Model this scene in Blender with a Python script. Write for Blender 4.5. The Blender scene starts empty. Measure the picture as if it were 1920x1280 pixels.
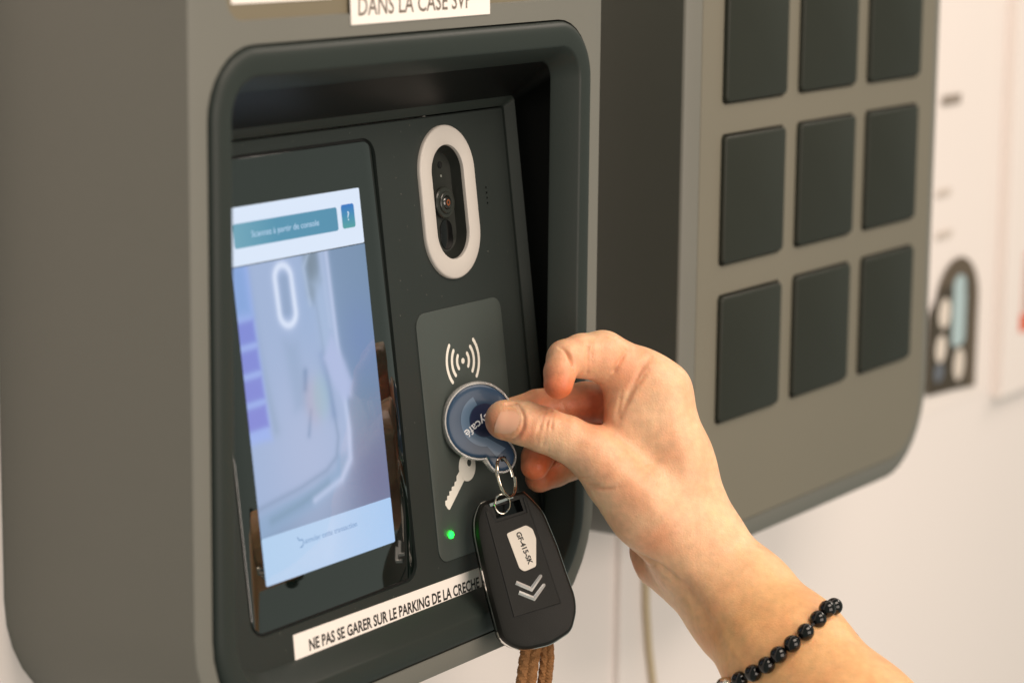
import bpy, bmesh, math, random
import numpy as np
from mathutils import Vector, Matrix

random.seed(7)
np.random.seed(7)
SC = bpy.context.scene
COL = SC.collection

# ------------------------------------------------------------------ camera
F_PX = 4943.44                       # focal length in pixels of a 1920 px wide frame
AX = np.array([[0.5482575342943895, 0.14414673775576303, -0.8237932956865615],
               [-0.8362449441076001, 0.1067349925092912, -0.5378680459262464],
               [0.010395647080974109, 0.9837831871751077, 0.17906024448032845]])
CAM = np.array([-1.0688, -0.6520, 0.2169])
cam_data = bpy.data.cameras.new('camera')
cam = bpy.data.objects.new('camera', cam_data)
COL.objects.link(cam)
cam.matrix_world = Matrix([[*AX[0], CAM[0]], [*AX[1], CAM[1]], [*AX[2], CAM[2]], [0, 0, 0, 1]])
cam_data.sensor_width = 36.0
cam_data.lens = F_PX / 1920 * 36.0
cam_data.clip_start = 0.05
cam_data.clip_end = 50
cam_data.dof.use_dof = True
cam_data.dof.focus_distance = 1.205
cam_data.dof.aperture_fstop = 6.5
SC.camera = cam

# ------------------------------------------------------------------ light
world = bpy.data.worlds.new('World')
SC.world = world
world.use_nodes = True
bg = world.node_tree.nodes['Background']
bg.inputs['Color'].default_value = (0.90, 1.0, 0.88, 1)
bg.inputs['Strength'].default_value = 0.31


def area(name, loc, target, sx, sy, power, col):
    l = bpy.data.lights.new(name, 'AREA')
    l.shape = 'RECTANGLE'
    l.size, l.size_y = sx, sy
    l.energy = power
    l.color = col
    o = bpy.data.objects.new(name, l)
    COL.objects.link(o)
    o.location = loc
    o.rotation_euler = (Vector(target) - Vector(loc)).to_track_quat('-Z', 'Y').to_euler()
    return o


area('ceiling_lamp', (-0.08, -0.82, 0.92), (0.05, 0.0, -0.05), 0.9, 0.5, 12.5, (1.0, 0.835, 0.70))
area('ceiling_lamp', (1.9, -0.75, 1.4), (0.6, 0.1, -0.1), 0.9, 0.5, 15, (1.0, 0.84, 0.73))
area('front_fill', (-0.45, -2.1, 0.10), (0.05, 0.0, -0.05), 1.6, 1.1, 28, (1.0, 0.845, 0.74))  # unseen fill, added low in front to brighten the hand and wall

SC.view_settings.view_transform = 'Standard'
SC.view_settings.look = 'None'
SC.view_settings.exposure = 0
SC.view_settings.gamma = 1


# ------------------------------------------------------------------ helpers: space
def ray(px, py):
    return AX @ np.array([(px - 960) / F_PX, -(py - 640) / F_PX, -1.0])


def at(px, py, depth):               # a point at a distance along the optical axis (metres)
    return CAM + ray(px, py) * depth


def lin(c):
    out = []
    for v in c[:3]:
        v = v / 255.0
        out.append(v / 12.92 if v <= 0.04045 else ((v + 0.055) / 1.055) ** 2.4)
    return (*out, 1.0)


def FY(y0=0.0):                      # frame of the units' fronts, in millimetres: u right, v up, n out of the wall
    return lambda u, v, n=0.0: Vector((u * .001, (y0 - n) * .001, v * .001))


FRONT = FY(0.0)
WALL_Y = 103.0
AL = math.atan(0.128)


def PANEL(u, v, n=0.0):              # frame of the sloping control panel
    return Vector((u * .001,
                   .010 + (v * math.sin(AL) - n * math.cos(AL)) * .001,
                   -.110 + (v * math.cos(AL) + n * math.sin(AL)) * .001))


def basis_frame(o, x, y):
    o = Vector(o); x = Vector(x).normalized(); y = Vector(y); y = (y - x * y.dot(x)).normalized(); n = x.cross(y)
    f = lambda u, v, w=0.0: o + (x * u + y * v + n * w) * .001
    f.o, f.x, f.y, f.n = o, x, y, n
    return f


def on_plane(f, px, py):             # pixel -> (u, v) in a frame
    r = Vector(ray(px, py)); c = Vector(CAM)
    t = (f.o - c).dot(f.n) / r.dot(f.n)
    p = c + r * t - f.o
    return (p.dot(f.x) * 1000, p.dot(f.y) * 1000)


# ------------------------------------------------------------------ helpers: materials
MATS = {}


def mat(name, col, rough=0.5, metal=0.0, spec=0.5, emit=None, estr=1.0, bump=0.0, bscale=900.0, coat=0.0,
        trans=0.0, ior=1.45, var=0.0, vscale=6.0, rvar=0.0):
    m = bpy.data.materials.new(name)
    m.use_nodes = True
    nt = m.node_tree
    b = nt.nodes['Principled BSDF']
    b.inputs['Base Color'].default_value = (*col[:3], 1)
    b.inputs['Roughness'].default_value = rough
    b.inputs['Metallic'].default_value = metal
    b.inputs['Specular IOR Level'].default_value = spec
    b.inputs['IOR'].default_value = ior
    b.inputs['Coat Weight'].default_value = coat
    b.inputs['Coat Roughness'].default_value = 0.04
    b.inputs['Transmission Weight'].default_value = trans
    if emit:
        b.inputs['Emission Color'].default_value = (*emit[:3], 1)
        b.inputs['Emission Strength'].default_value = estr
    tc = nt.nodes.new('ShaderNodeTexCoord')
    if bump > 0:
        n = nt.nodes.new('ShaderNodeTexNoise'); n.inputs['Scale'].default_value = bscale; n.inputs['Detail'].default_value = 2
        bp = nt.nodes.new('ShaderNodeBump'); bp.inputs['Strength'].default_value = bump; bp.inputs['Distance'].default_value = 0.0003
        nt.links.new(tc.outputs['Object'], n.inputs['Vector'])
        nt.links.new(n.outputs['Fac'], bp.inputs['Height'])
        nt.links.new(bp.outputs['Normal'], b.inputs['Normal'])
    if var > 0 or rvar > 0:
        n = nt.nodes.new('ShaderNodeTexNoise'); n.inputs['Scale'].default_value = vscale; n.inputs['Detail'].default_value = 5
        nt.links.new(tc.outputs['Object'], n.inputs['Vector'])
        if var > 0:
            r = nt.nodes.new('ShaderNodeMapRange')
            r.inputs['To Min'].default_value = 1 - var; r.inputs['To Max'].default_value = 1 + var
            nt.links.new(n.outputs['Fac'], r.inputs['Value'])
            mx = nt.nodes.new('ShaderNodeMix'); mx.data_type = 'RGBA'; mx.blend_type = 'MULTIPLY'
            mx.inputs['Factor'].default_value = 1.0
            mx.inputs['A'].default_value = (*col[:3], 1)
            nt.links.new(r.outputs['Result'], mx.inputs['B'])
            nt.links.new(mx.outputs['Result'], b.inputs['Base Color'])
        if rvar > 0:
            r = nt.nodes.new('ShaderNodeMapRange')
            r.inputs['To Min'].default_value = max(0.02, rough - rvar); r.inputs['To Max'].default_value = rough + rvar
            nt.links.new(n.outputs['Fac'], r.inputs['Value'])
            nt.links.new(r.outputs['Result'], b.inputs['Roughness'])
    MATS[name] = m
    return m


def ui(name, rgb, s=1.0):            # a patch of the lit display: emits its colour, glossy glass on top
    return mat(name, (0.004, 0.005, 0.005), rough=0.025, spec=0.5, emit=lin(rgb), estr=s)


def grad_ui(name, stops, axis, lo, hi, s=1.0):   # display picture with a smooth colour ramp along local x or z
    m = ui(name, (0, 0, 0), s)
    nt = m.node_tree; b = nt.nodes['Principled BSDF']
    tc = nt.nodes.new('ShaderNodeTexCoord'); sp = nt.nodes.new('ShaderNodeSeparateXYZ')
    nt.links.new(tc.outputs['Object'], sp.inputs[0])
    mr = nt.nodes.new('ShaderNodeMapRange'); mr.inputs['From Min'].default_value = lo * .001; mr.inputs['From Max'].default_value = hi * .001
    nt.links.new(sp.outputs[axis], mr.inputs['Value'])
    rp = nt.nodes.new('ShaderNodeValToRGB')
    rp.color_ramp.elements[0].position = stops[0][0]; rp.color_ramp.elements[0].color = lin(stops[0][1])
    rp.color_ramp.elements[1].position = stops[-1][0]; rp.color_ramp.elements[1].color = lin(stops[-1][1])
    for p, c in stops[1:-1]:
        e = rp.color_ramp.elements.new(p); e.color = lin(c)
    nt.links.new(mr.outputs['Result'], rp.inputs['Fac'])
    nt.links.new(rp.outputs['Color'], b.inputs['Emission Color'])
    return m


# ------------------------------------------------------------------ helpers: meshes and things
def obj(name, bm, m, parent=None, smooth=True, angle=35):
    if isinstance(bm, bpy.types.Mesh):
        me = bm
    else:
        bmesh.ops.recalc_face_normals(bm, faces=bm.faces)
        me = bpy.data.meshes.new(name)
        bm.to_mesh(me); bm.free()
    me.materials.clear()
    me.materials.append(m)
    if smooth:
        me.polygons.foreach_set('use_smooth', [True] * len(me.polygons))
        try:
            me.set_sharp_from_angle(angle=math.radians(angle))
        except Exception:
            pass
    o = bpy.data.objects.new(name, me)
    COL.objects.link(o)
    if parent:
        o.parent = parent
    return o


def thing(name, label, cat, group=None):
    o = bpy.data.objects.new(name, None)
    o.empty_display_size = 0.02
    COL.objects.link(o)
    o['label'] = label; o['category'] = cat
    if group: o['group'] = group
    return o


def tag(o, label, cat, group=None):
    o['label'] = label; o['category'] = cat
    if group: o['group'] = group


def rrect(u0, u1, v0, v1, r, n=8):   # r: radius or (bottom-left, bottom-right, top-right, top-left)
    if not isinstance(r, (tuple, list)): r = (r,) * 4
    pts = []
    for (cx, cy, rr, a0) in ((u0 + r[0], v0 + r[0], r[0], 180), (u1 - r[1], v0 + r[1], r[1], 270),
                             (u1 - r[2], v1 - r[2], r[2], 0), (u0 + r[3], v1 - r[3], r[3], 90)):
        for i in range(n + 1):
            a = math.radians(a0 + 90 * i / n)
            pts.append((cx + rr * math.cos(a), cy + rr * math.sin(a)))
    return pts


def ins(u0, u1, v0, v1, r, d, n=8):  # the same rounded rectangle pulled in by d
    if not isinstance(r, (tuple, list)): r = (r,) * 4
    return rrect(u0 + d, u1 - d, v0 + d, v1 - d, tuple(max(x - d, .3) for x in r), n)


def ring_verts(bm, pts, f, n=0.0):
    return [bm.verts.new(f(p[0], p[1], n)) for p in pts]


def loft(bm, rings, closed=True):
    for a, b in zip(rings[:-1], rings[1:]):
        k = len(a)
        for i in range(k if closed else k - 1):
            j = (i + 1) % k
            bm.faces.new((a[i], a[j], b[j], b[i]))


def slab(pts, f, n0, n1, bev=0.0, cap_back=False):   # a plate: outline pts from height n0 to n1 with a small bevel
    bm = bmesh.new()
    rings = [ring_verts(bm, pts, f, n0)]
    if bev > 0:
        cx = sum(p[0] for p in pts) / len(pts); cy = sum(p[1] for p in pts) / len(pts)
        rings.append(ring_verts(bm, pts, f, n1 - bev))
        rings.append(ring_verts(bm, shrink(pts, bev * .35), f, n1 - bev * .3))
        rings.append(ring_verts(bm, shrink(pts, bev), f, n1))
    else:
        rings.append(ring_verts(bm, pts, f, n1))
    loft(bm, rings)
    fc = bm.faces.new(rings[-1])
    if cap_back: bm.faces.new(rings[0][::-1])
    bmesh.ops.triangulate(bm, faces=[x for x in bm.faces if len(x.verts) > 4])
    return bm


def shrink(pts, d):                  # offset a counter-clockwise or clockwise outline inwards
    n = len(pts); A = 0
    for i in range(n):
        x0, y0 = pts[i]; x1, y1 = pts[(i + 1) % n]; A += x0 * y1 - x1 * y0
    s = 1 if A > 0 else -1
    out = []
    for i in range(n):
        p0 = pts[i - 1]; p = pts[i]; p1 = pts[(i + 1) % n]
        e0 = Vector((p[0] - p0[0], p[1] - p0[1])); e1 = Vector((p1[0] - p[0], p1[1] - p[1]))
        if e0.length < 1e-9: e0 = e1
        if e1.length < 1e-9: e1 = e0
        e0 = e0.normalized(); e1 = e1.normalized()
        n0 = Vector((-e0.y, e0.x)) * s; n1 = Vector((-e1.y, e1.x)) * s
        m = n0 + n1
        if m.length < 1e-6: m = n0
        m = m.normalized(); c = max(m.dot(n0), .4)
        out.append((p[0] + m.x * d / c, p[1] + m.y * d / c))
    return out


def fill_holes(bm, loops):           # fill between vertex loops (outer first, then holes)
    es = []
    for lp in loops:
        k = len(lp)
        for i in range(k):
            e = bm.edges.get((lp[i], lp[(i + 1) % k])) or bm.edges.new((lp[i], lp[(i + 1) % k]))
            es.append(e)
    bmesh.ops.triangle_fill(bm, use_beauty=True, use_dissolve=False, edges=es)


def poly(pts, f, n):
    bm = bmesh.new()
    bm.faces.new(ring_verts(bm, pts, f, n))
    bmesh.ops.triangulate(bm, faces=bm.faces[:])
    return bm


def annulus(outer, inner, f, n):
    bm = bmesh.new()
    loft(bm, [ring_verts(bm, outer, f, n), ring_verts(bm, inner, f, n)])
    return bm


def stadium(cu, cv, w, h, n=16):
    return rrect(cu - w / 2, cu + w / 2, cv - h / 2, cv + h / 2, w / 2 - .001, n)


def circle(cu, cv, r, n=32):
    return [(cu + r * math.cos(2 * math.pi * i / n), cv + r * math.sin(2 * math.pi * i / n)) for i in range(n)]


def disc(cu, cv, r, f, n0, n1, bev=0, seg=32):
    return slab(circle(cu, cv, r, seg), f, n0, n1, bev)


def stroke(path, w, f, n, cap=6):    # a flat line of width w with round ends, along a 2-D path
    L, R = [], []
    k = len(path)
    for i, p in enumerate(path):
        a = Vector(path[max(i - 1, 0)]); b = Vector(path[min(i + 1, k - 1)])
        t = (b - a).normalized(); nn = Vector((-t.y, t.x))
        L.append((p[0] + nn.x * w / 2, p[1] + nn.y * w / 2)); R.append((p[0] - nn.x * w / 2, p[1] - nn.y * w / 2))
    def capp(c, frm):
        a0 = math.atan2(frm[1] - c[1], frm[0] - c[0])
        return [(c[0] + w / 2 * math.cos(a0 - math.pi * j / cap), c[1] + w / 2 * math.sin(a0 - math.pi * j / cap)) for j in range(1, cap)]
    out = L + capp(path[-1], L[-1]) + R[::-1] + capp(path[0], R[0])
    return out


def text_bm(s, f, cu, cv, height, xs=1.0, bold=0.0, n=0.0, rot=0.0, width=None, spacing=1.0):
    cu_ = bpy.data.curves.new('text', 'FONT')
    cu_.body = s; cu_.size = 1.0; cu_.align_x = 'CENTER'; cu_.offset = bold; cu_.space_character = spacing
    cu_.resolution_u = 3; cu_.fill_mode = 'FRONT'
    o = bpy.data.objects.new('text', cu_)
    COL.objects.link(o)
    dg = bpy.context.evaluated_depsgraph_get()
    me = bpy.data.meshes.new_from_object(o.evaluated_get(dg))
    bpy.data.objects.remove(o); bpy.data.curves.remove(cu_)
    bm = bmesh.new(); bm.from_mesh(me); bpy.data.meshes.remove(me)
    xs_ = [v.co.x for v in bm.verts]
    x0, x1 = min(xs_), max(xs_)
    sc = height / 0.729
    sx = sc * xs if width is None else width / (x1 - x0)
    ca, sa = math.cos(rot), math.sin(rot)
    for v in bm.verts:
        x = (v.co.x - (x0 + x1) / 2) * sx; y = (v.co.y - 0.36) * sc
        v.co = f(cu + x * ca - y * sa, cv + x * sa + y * ca, n)
    return bm


def tube(bm, pts, r, seg=10, closed=False, flat=None):
    pts = [Vector(p) for p in pts]; k = len(pts)
    rings = []
    up = None
    for i, p in enumerate(pts):
        a = pts[(i - 1) % k] if closed or i > 0 else p
        b = pts[(i + 1) % k] if closed or i < k - 1 else p
        t = (b - a).normalized()
        if up is None:
            up = Vector((0, 0, 1)) if abs(t.z) < .9 else Vector((1, 0, 0))
        x = (up - t * up.dot(t)).normalized(); y = t.cross(x); up = x
        rr = r[i] if isinstance(r, (list, tuple)) else r
        rings.append([bm.verts.new(p + (x * math.cos(2 * math.pi * j / seg) + y * math.sin(2 * math.pi * j / seg)) * rr) for j in range(seg)])
    if closed:
        rings.append(rings[0])
    loft(bm, rings)
    if not closed:
        bm.faces.new(rings[0][::-1]); bm.faces.new(rings[-1])


# ------------------------------------------------------------------ materials
M_WALL = mat('wall_paint', lin((238, 229, 225)), rough=.75, bump=.25, bscale=350, var=.02, vscale=3)
M_SHELL = mat('taupe_plastic', lin((110, 109, 102)), rough=.5, bump=.2, bscale=1400, var=.035, vscale=9, rvar=.12)
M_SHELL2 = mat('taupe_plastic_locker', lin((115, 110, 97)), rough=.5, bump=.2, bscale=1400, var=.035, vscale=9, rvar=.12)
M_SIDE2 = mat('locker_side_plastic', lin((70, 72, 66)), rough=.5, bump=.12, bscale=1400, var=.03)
M_BEZEL = mat('charcoal_plastic', lin((42, 48, 45)), rough=.45, spec=.3, bump=.12, bscale=1600, var=.04)
M_DOOR = mat('door_plastic', lin((40, 42, 35)), rough=.45, spec=.35, bump=.15, bscale=1600, var=.08, vscale=14, rvar=.12)
M_PANEL = mat('panel_plastic', lin((40, 45, 43)), rough=.42, spec=.35, bump=.2, bscale=2200, var=.05, vscale=30)
M_BLACK = mat('black_gap', (0.004, 0.004, 0.004), rough=.7)
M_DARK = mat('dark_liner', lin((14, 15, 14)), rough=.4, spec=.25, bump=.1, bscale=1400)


def dust(m, scale=420.0, size=.07, keep=.86, col=(.35, .33, .28, 1)):
    nt = m.node_tree; b = nt.nodes['Principled BSDF']
    tc = nt.nodes.new('ShaderNodeTexCoord'); v = nt.nodes.new('ShaderNodeTexVoronoi'); v.inputs['Scale'].default_value = scale
    nt.links.new(tc.outputs['Object'], v.inputs['Vector'])
    a = nt.nodes.new('ShaderNodeMath'); a.operation = 'LESS_THAN'; a.inputs[1].default_value = size
    nt.links.new(v.outputs['Distance'], a.inputs[0])
    sp = nt.nodes.new('ShaderNodeSeparateColor'); nt.links.new(v.outputs['Color'], sp.inputs[0])
    c = nt.nodes.new('ShaderNodeMath'); c.operation = 'GREATER_THAN'; c.inputs[1].default_value = keep
    nt.links.new(sp.outputs[0], c.inputs[0])
    d = nt.nodes.new('ShaderNodeMath'); d.operation = 'MULTIPLY'
    nt.links.new(a.outputs[0], d.inputs[0]); nt.links.new(c.outputs[0], d.inputs[1])
    mx = nt.nodes.new('ShaderNodeMix'); mx.data_type = 'RGBA'
    src = b.inputs['Base Color'].links[0].from_socket if b.inputs['Base Color'].links else None
    if src: nt.links.new(src, mx.inputs['A'])
    else: mx.inputs['A'].default_value = b.inputs['Base Color'].default_value
    mx.inputs['B'].default_value = col
    nt.links.new(d.outputs[0], mx.inputs['Factor']); nt.links.new(mx.outputs['Result'], b.inputs['Base Color'])


dust(M_PANEL)
M_GLASS = mat('screen_glass', (0.003, 0.006, 0.005), rough=.022, spec=.5, ior=2.1, rvar=.014, vscale=14)
M_WHITEP = mat('white_diffuser', lin((190, 184, 178)), rough=.4, bump=.05, bscale=900)
M_LABEL = mat('label_tape', lin((240, 232, 226)), rough=.3, var=.02, vscale=20)
M_INK = mat('black_ink', (0.015, 0.014, 0.013), rough=.5)
M_PAD = mat('reader_pad', lin((66, 72, 69)), rough=.36, spec=.4, bump=.1, bscale=2500, var=.03)
M_PRINT = mat('white_print', lin((228, 224, 214)), rough=.5)
M_LENS = mat('lens_glass', (0.006, 0.004, 0.003), rough=.03, coat=1)
M_LENSRING = mat('lens_ring', lin((40, 42, 38)), rough=.25)
M_RECESS = mat('camera_recess', lin((40, 42, 39)), rough=.3)
M_LED = mat('green_led', (0.0, .2, .02), rough=.3, emit=(0.004, 1.0, 0.02), estr=14)
M_CHROME = mat('chrome', (0.78, 0.77, 0.75), rough=.12, metal=1)
M_STEEL = mat('ring_steel', (0.72, 0.66, 0.56), rough=.16, metal=1, bump=.1, bscale=3000)
M_FOB = mat('fob_plastic', lin((27, 26, 23)), rough=.48, spec=.3, bump=.3, bscale=3000, var=.05, vscale=40)
M_FOBGLOSS = mat('fob_gloss', (0.004, 0.004, 0.004), rough=.1)
M_BLUE = mat('blue_resin', lin((44, 68, 94)), rough=.3, spec=.3, coat=.12, var=.1, vscale=60)
M_BLUE2 = mat('blue_resin_reflection', lin((88, 112, 138)), rough=.3, spec=.3, coat=.12, var=.08, vscale=60)
M_BLUE3 = mat('blue_resin_deep', lin((38, 46, 74)), rough=.3, spec=.3, coat=.12)
M_CLEAR = mat('clear_acrylic', (0.93, .91, .89), rough=.08, trans=.72, ior=1.45)
M_TAGTEXT = mat('tag_print', lin((226, 226, 230)), rough=.4)
M_BEAD = mat('black_bead', (0.004, 0.004, 0.004), rough=.07, spec=.4, coat=.2)
M_SILVER = mat('silver_bead', (0.75, 0.7, 0.62), rough=.22, metal=1, bump=.6, bscale=900)
M_STRING = mat('bead_string', (0.02, 0.02, 0.02), rough=.7)
M_CORD = mat('brown_cord', lin((150, 104, 62)), rough=.75, var=.3, vscale=500, bump=.8, bscale=1800)
M_CABLE = mat('cable_jacket', lin((196, 178, 148)), rough=.5)
M_PAPER = mat('paper', lin((240, 230, 225)), rough=.7, var=.015)
M_PGREY = mat('poster_grey', lin((96, 84, 70)), rough=.7)
M_PDARK = mat('poster_dark', lin((66, 58, 46)), rough=.7)
M_PWHITE = mat('poster_white', lin((226, 214, 202)), rough=.7)
M_PBLUE = mat('poster_blue', lin((176, 196, 200)), rough=.7)
M_PSLATE = mat('poster_slate', lin((104, 110, 120)), rough=.7)
M_PTEXT = mat('poster_text', lin((150, 138, 128)), rough=.7)
M_PRED = mat('poster_red', lin((222, 92, 52)), rough=.7)


def skin_material():
    m = bpy.data.materials.new('skin')
    m.use_nodes = True
    nt = m.node_tree; b = nt.nodes['Principled BSDF']
    at_ = nt.nodes.new('ShaderNodeAttribute'); at_.attribute_name = 'flush'
    tc = nt.nodes.new('ShaderNodeTexCoord')
    n1 = nt.nodes.new('ShaderNodeTexNoise'); n1.inputs['Scale'].default_value = 55; n1.inputs['Detail'].default_value = 5
    nt.links.new(tc.outputs['Object'], n1.inputs['Vector'])
    ad = nt.nodes.new('ShaderNodeMath'); ad.operation = 'MULTIPLY_ADD'; ad.inputs[1].default_value = .9; ad.inputs[2].default_value = -.38
    nt.links.new(n1.outputs['Fac'], ad.inputs[0])
    sm = nt.nodes.new('ShaderNodeMath'); sm.operation = 'ADD'; sm.use_clamp = True
    nt.links.new(ad.outputs[0], sm.inputs[0]); nt.links.new(at_.outputs['Fac'], sm.inputs[1])
    rp = nt.nodes.new('ShaderNodeValToRGB')
    rp.color_ramp.elements[0].position = 0; rp.color_ramp.elements[0].color = (0.85, 0.535, 0.325, 1)
    rp.color_ramp.elements[1].position = 1; rp.color_ramp.elements[1].color = (0.72, 0.175, 0.065, 1)
    nt.links.new(sm.outputs[0], rp.inputs['Fac'])
    n3 = nt.nodes.new('ShaderNodeTexNoise'); n3.inputs['Scale'].default_value = 260; n3.inputs['Detail'].default_value = 4
    nt.links.new(tc.outputs['Object'], n3.inputs['Vector'])
    m3 = nt.nodes.new('ShaderNodeMapRange'); m3.inputs['From Min'].default_value = .3; m3.inputs['From Max'].default_value = .7
    m3.inputs['To Min'].default_value = .90; m3.inputs['To Max'].default_value = 1.07
    nt.links.new(n3.outputs['Fac'], m3.inputs['Value'])
    vv = nt.nodes.new('ShaderNodeMix'); vv.data_type = 'RGBA'; vv.blend_type = 'MULTIPLY'; vv.inputs['Factor'].default_value = 1
    nt.links.new(rp.outputs['Color'], vv.inputs['A']); nt.links.new(m3.outputs['Result'], vv.inputs['B'])
    at2 = nt.nodes.new('ShaderNodeAttribute'); at2.attribute_name = 'tan'
    mx = nt.nodes.new('ShaderNodeMix'); mx.data_type = 'RGBA'; mx.blend_type = 'MULTIPLY'
    nt.links.new(at2.outputs['Fac'], mx.inputs['Factor']); nt.links.new(vv.outputs['Result'], mx.inputs['A'])
    mx.inputs['B'].default_value = (0.90, 0.82, 0.62, 1)
    nt.links.new(mx.outputs['Result'], b.inputs['Base Color'])
    b.inputs['Roughness'].default_value = .42
    b.inputs['Specular IOR Level'].default_value = .4
    b.inputs['Subsurface Weight'].default_value = .5
    b.inputs['Subsurface Radius'].default_value = (1.0, .32, .16)
    b.inputs['Subsurface Scale'].default_value = .003
    n2 = nt.nodes.new('ShaderNodeTexNoise'); n2.inputs['Scale'].default_value = 900; n2.inputs['Detail'].default_value = 3
    v2 = nt.nodes.new('ShaderNodeTexVoronoi'); v2.inputs['Scale'].default_value = 800; v2.feature = 'DISTANCE_TO_EDGE'
    nt.links.new(tc.outputs['Object'], n2.inputs['Vector']); nt.links.new(tc.outputs['Object'], v2.inputs['Vector'])
    mm = nt.nodes.new('ShaderNodeMath'); mm.operation = 'ADD'
    nt.links.new(n2.outputs['Fac'], mm.inputs[0]); nt.links.new(v2.outputs['Distance'], mm.inputs[1])
    bp = nt.nodes.new('ShaderNodeBump'); bp.inputs['Strength'].default_value = .38; bp.inputs['Distance'].default_value = .0004
    nt.links.new(mm.outputs[0], bp.inputs['Height']); nt.links.new(bp.outputs['Normal'], b.inputs['Normal'])
    return m


M_SKIN = skin_material()
M_NAIL = mat('nail', (0.84, 0.46, 0.30), rough=.25, spec=.5, coat=.25)
M_NAIL.node_tree.nodes['Principled BSDF'].inputs['Subsurface Weight'].default_value = .3
M_NAIL.node_tree.nodes['Principled BSDF'].inputs['Subsurface Radius'].default_value = (1, .4, .25)
M_NAIL.node_tree.nodes['Principled BSDF'].inputs['Subsurface Scale'].default_value = .002

# ------------------------------------------------------------------ wall
FW = FY(WALL_Y)
bm = bmesh.new()
bm.faces.new(ring_verts(bm, [(-1500, -1200), (2600, -1200), (2600, 1500), (-1500, 1500)], FW, 0))
w = obj('wall', bm, M_WALL, smooth=False); w['kind'] = 'structure'

# ------------------------------------------------------------------ left unit: the key dispenser
disp = thing('key_dispenser', 'large taupe wall box with a lit screen and camera in its dark recessed panel', 'key dispenser')
LO = (-297.0, 5.0, -145.0, 250.0); LR = (58, 57, 40, 40)
BZ = (-285.5, -6.0, -134.5, 144.6); BR = (45, 45, 28, 28)
bm = bmesh.new()
r_back = ring_verts(bm, ins(*LO, LR, 0), FRONT, -WALL_Y + .5)
r_side = ring_verts(bm, ins(*LO, LR, 0), FRONT, -1.6)
r_b1 = ring_verts(bm, ins(*LO, LR, .5), FRONT, -.45)
r_b2 = ring_verts(bm, ins(*LO, LR, 1.6), FRONT, 0)
loft(bm, [r_back, r_side, r_b1, r_b2])
hole = ring_verts(bm, ins(*BZ, BR, -.7), FRONT, 0)
hole_in = ring_verts(bm, ins(*BZ, BR, -.7), FRONT, -8)
WELL = (-274, -20, 154.3, 232); WR = (11, 11, 11, 11)
well = ring_verts(bm, ins(*WELL, WR, 0), FRONT, 0)
well_in = ring_verts(bm, ins(*WELL, WR, .6), FRONT, -1.2)
fill_holes(bm, [r_b2, hole, well])
loft(bm, [hole, hole_in])
loft(bm, [well, well_in])
obj('housing', bm, M_SHELL, disp, angle=30)
obj('header_inset', poly(ins(*WELL, WR, .6), FRONT, -1.2), mat('inset_plastic', lin((116, 107, 88)), rough=.5, bump=.1), disp, smooth=False)

# bezel: proud rounded ring, then the liner of the recess behind it
bm = bmesh.new()
prof = [(.0, -8), (.0, -.5), (.35, .5), (1.2, 1.5), (3.0, 2.3), (5, 2.5), (10.6, 2.5), (11.3, 2.25), (11.9, 1.6), (14.6, -2.2), (18.4, -7.6), (19.15, -9.5)]
loft(bm, [ring_verts(bm, ins(*BZ, BR, d, 12), FRONT, n) for d, n in prof])
obj('bezel', bm, M_BEZEL, disp, angle=50)
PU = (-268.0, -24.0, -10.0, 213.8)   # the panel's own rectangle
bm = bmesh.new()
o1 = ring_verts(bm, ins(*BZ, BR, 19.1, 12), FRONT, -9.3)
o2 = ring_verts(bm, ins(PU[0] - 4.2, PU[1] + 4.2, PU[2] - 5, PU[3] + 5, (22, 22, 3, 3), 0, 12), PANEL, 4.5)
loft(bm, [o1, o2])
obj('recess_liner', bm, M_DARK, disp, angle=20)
bm = bmesh.new()
o2 = ring_verts(bm, ins(PU[0] - 4.3, PU[1] + 4.3, PU[2] - 5.1, PU[3] + 5.1, (22, 22, 3, 3), 0, 12), PANEL, 4.6)
o3 = ring_verts(bm, ins(PU[0] - .8, PU[1] + .8, PU[2] - .8, PU[3] + .8, (19, 19, 1.5, 1.5), 0, 12), PANEL, .4)
o4 = ring_verts(bm, ins(PU[0] - .5, PU[1] + .5, PU[2] - .5, PU[3] + .5, (19, 19, 1.5, 1.5), 0, 12), PANEL, -2)
loft(bm, [o2, o3, o4])
obj('panel_surround', bm, M_BEZEL, disp, angle=30)

GL = (-246.0, -129.5, 10.0, 206.8); GR = (7, 7, 7, 7)
RC = (-76.2, 173.8)
bm = bmesh.new()
p0 = ring_verts(bm, ins(*PU, (19, 19, 1.5, 1.5), 0), PANEL, -3)
p1 = ring_verts(bm, ins(*PU, (19, 19, 1.5, 1.5), 0), PANEL, -.5)
p2 = ring_verts(bm, ins(*PU, (19, 19, 1.5, 1.5), .5), PANEL, 0)
loft(bm, [p0, p1, p2])
h1 = ring_verts(bm, ins(*GL, GR, -1.3), PANEL, 0); h1b = ring_verts(bm, ins(*GL, GR, -1.0), PANEL, -1.6)
h2 = ring_verts(bm, stadium(*RC, 30, 58), PANEL, 0); h2b = ring_verts(bm, stadium(*RC, 30, 58), PANEL, -12)
holes = []
for i in range(4):
    hc = circle(-44.1, 177.4 - i * 2.45, .62, 10)
    a = ring_verts(bm, hc, PANEL, 0); b = ring_verts(bm, hc, PANEL, -2); holes.append(a); loft(bm, [a, b]); bm.faces.new(b)
fill_holes(bm, [p2, h1, h2] + holes)
loft(bm, [h1, h1b]); loft(bm, [h2, h2b])
panel = obj('control_panel', bm, M_PANEL, disp, angle=30)
bm = bmesh.new()
loft(bm, [ring_verts(bm, ins(*GL, GR, -1.0), PANEL, -1.55), ring_verts(bm, ins(*GL, GR, .2), PANEL, -1.55)])
obj('screen_gap', bm, M_BLACK, panel, smooth=False)

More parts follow.
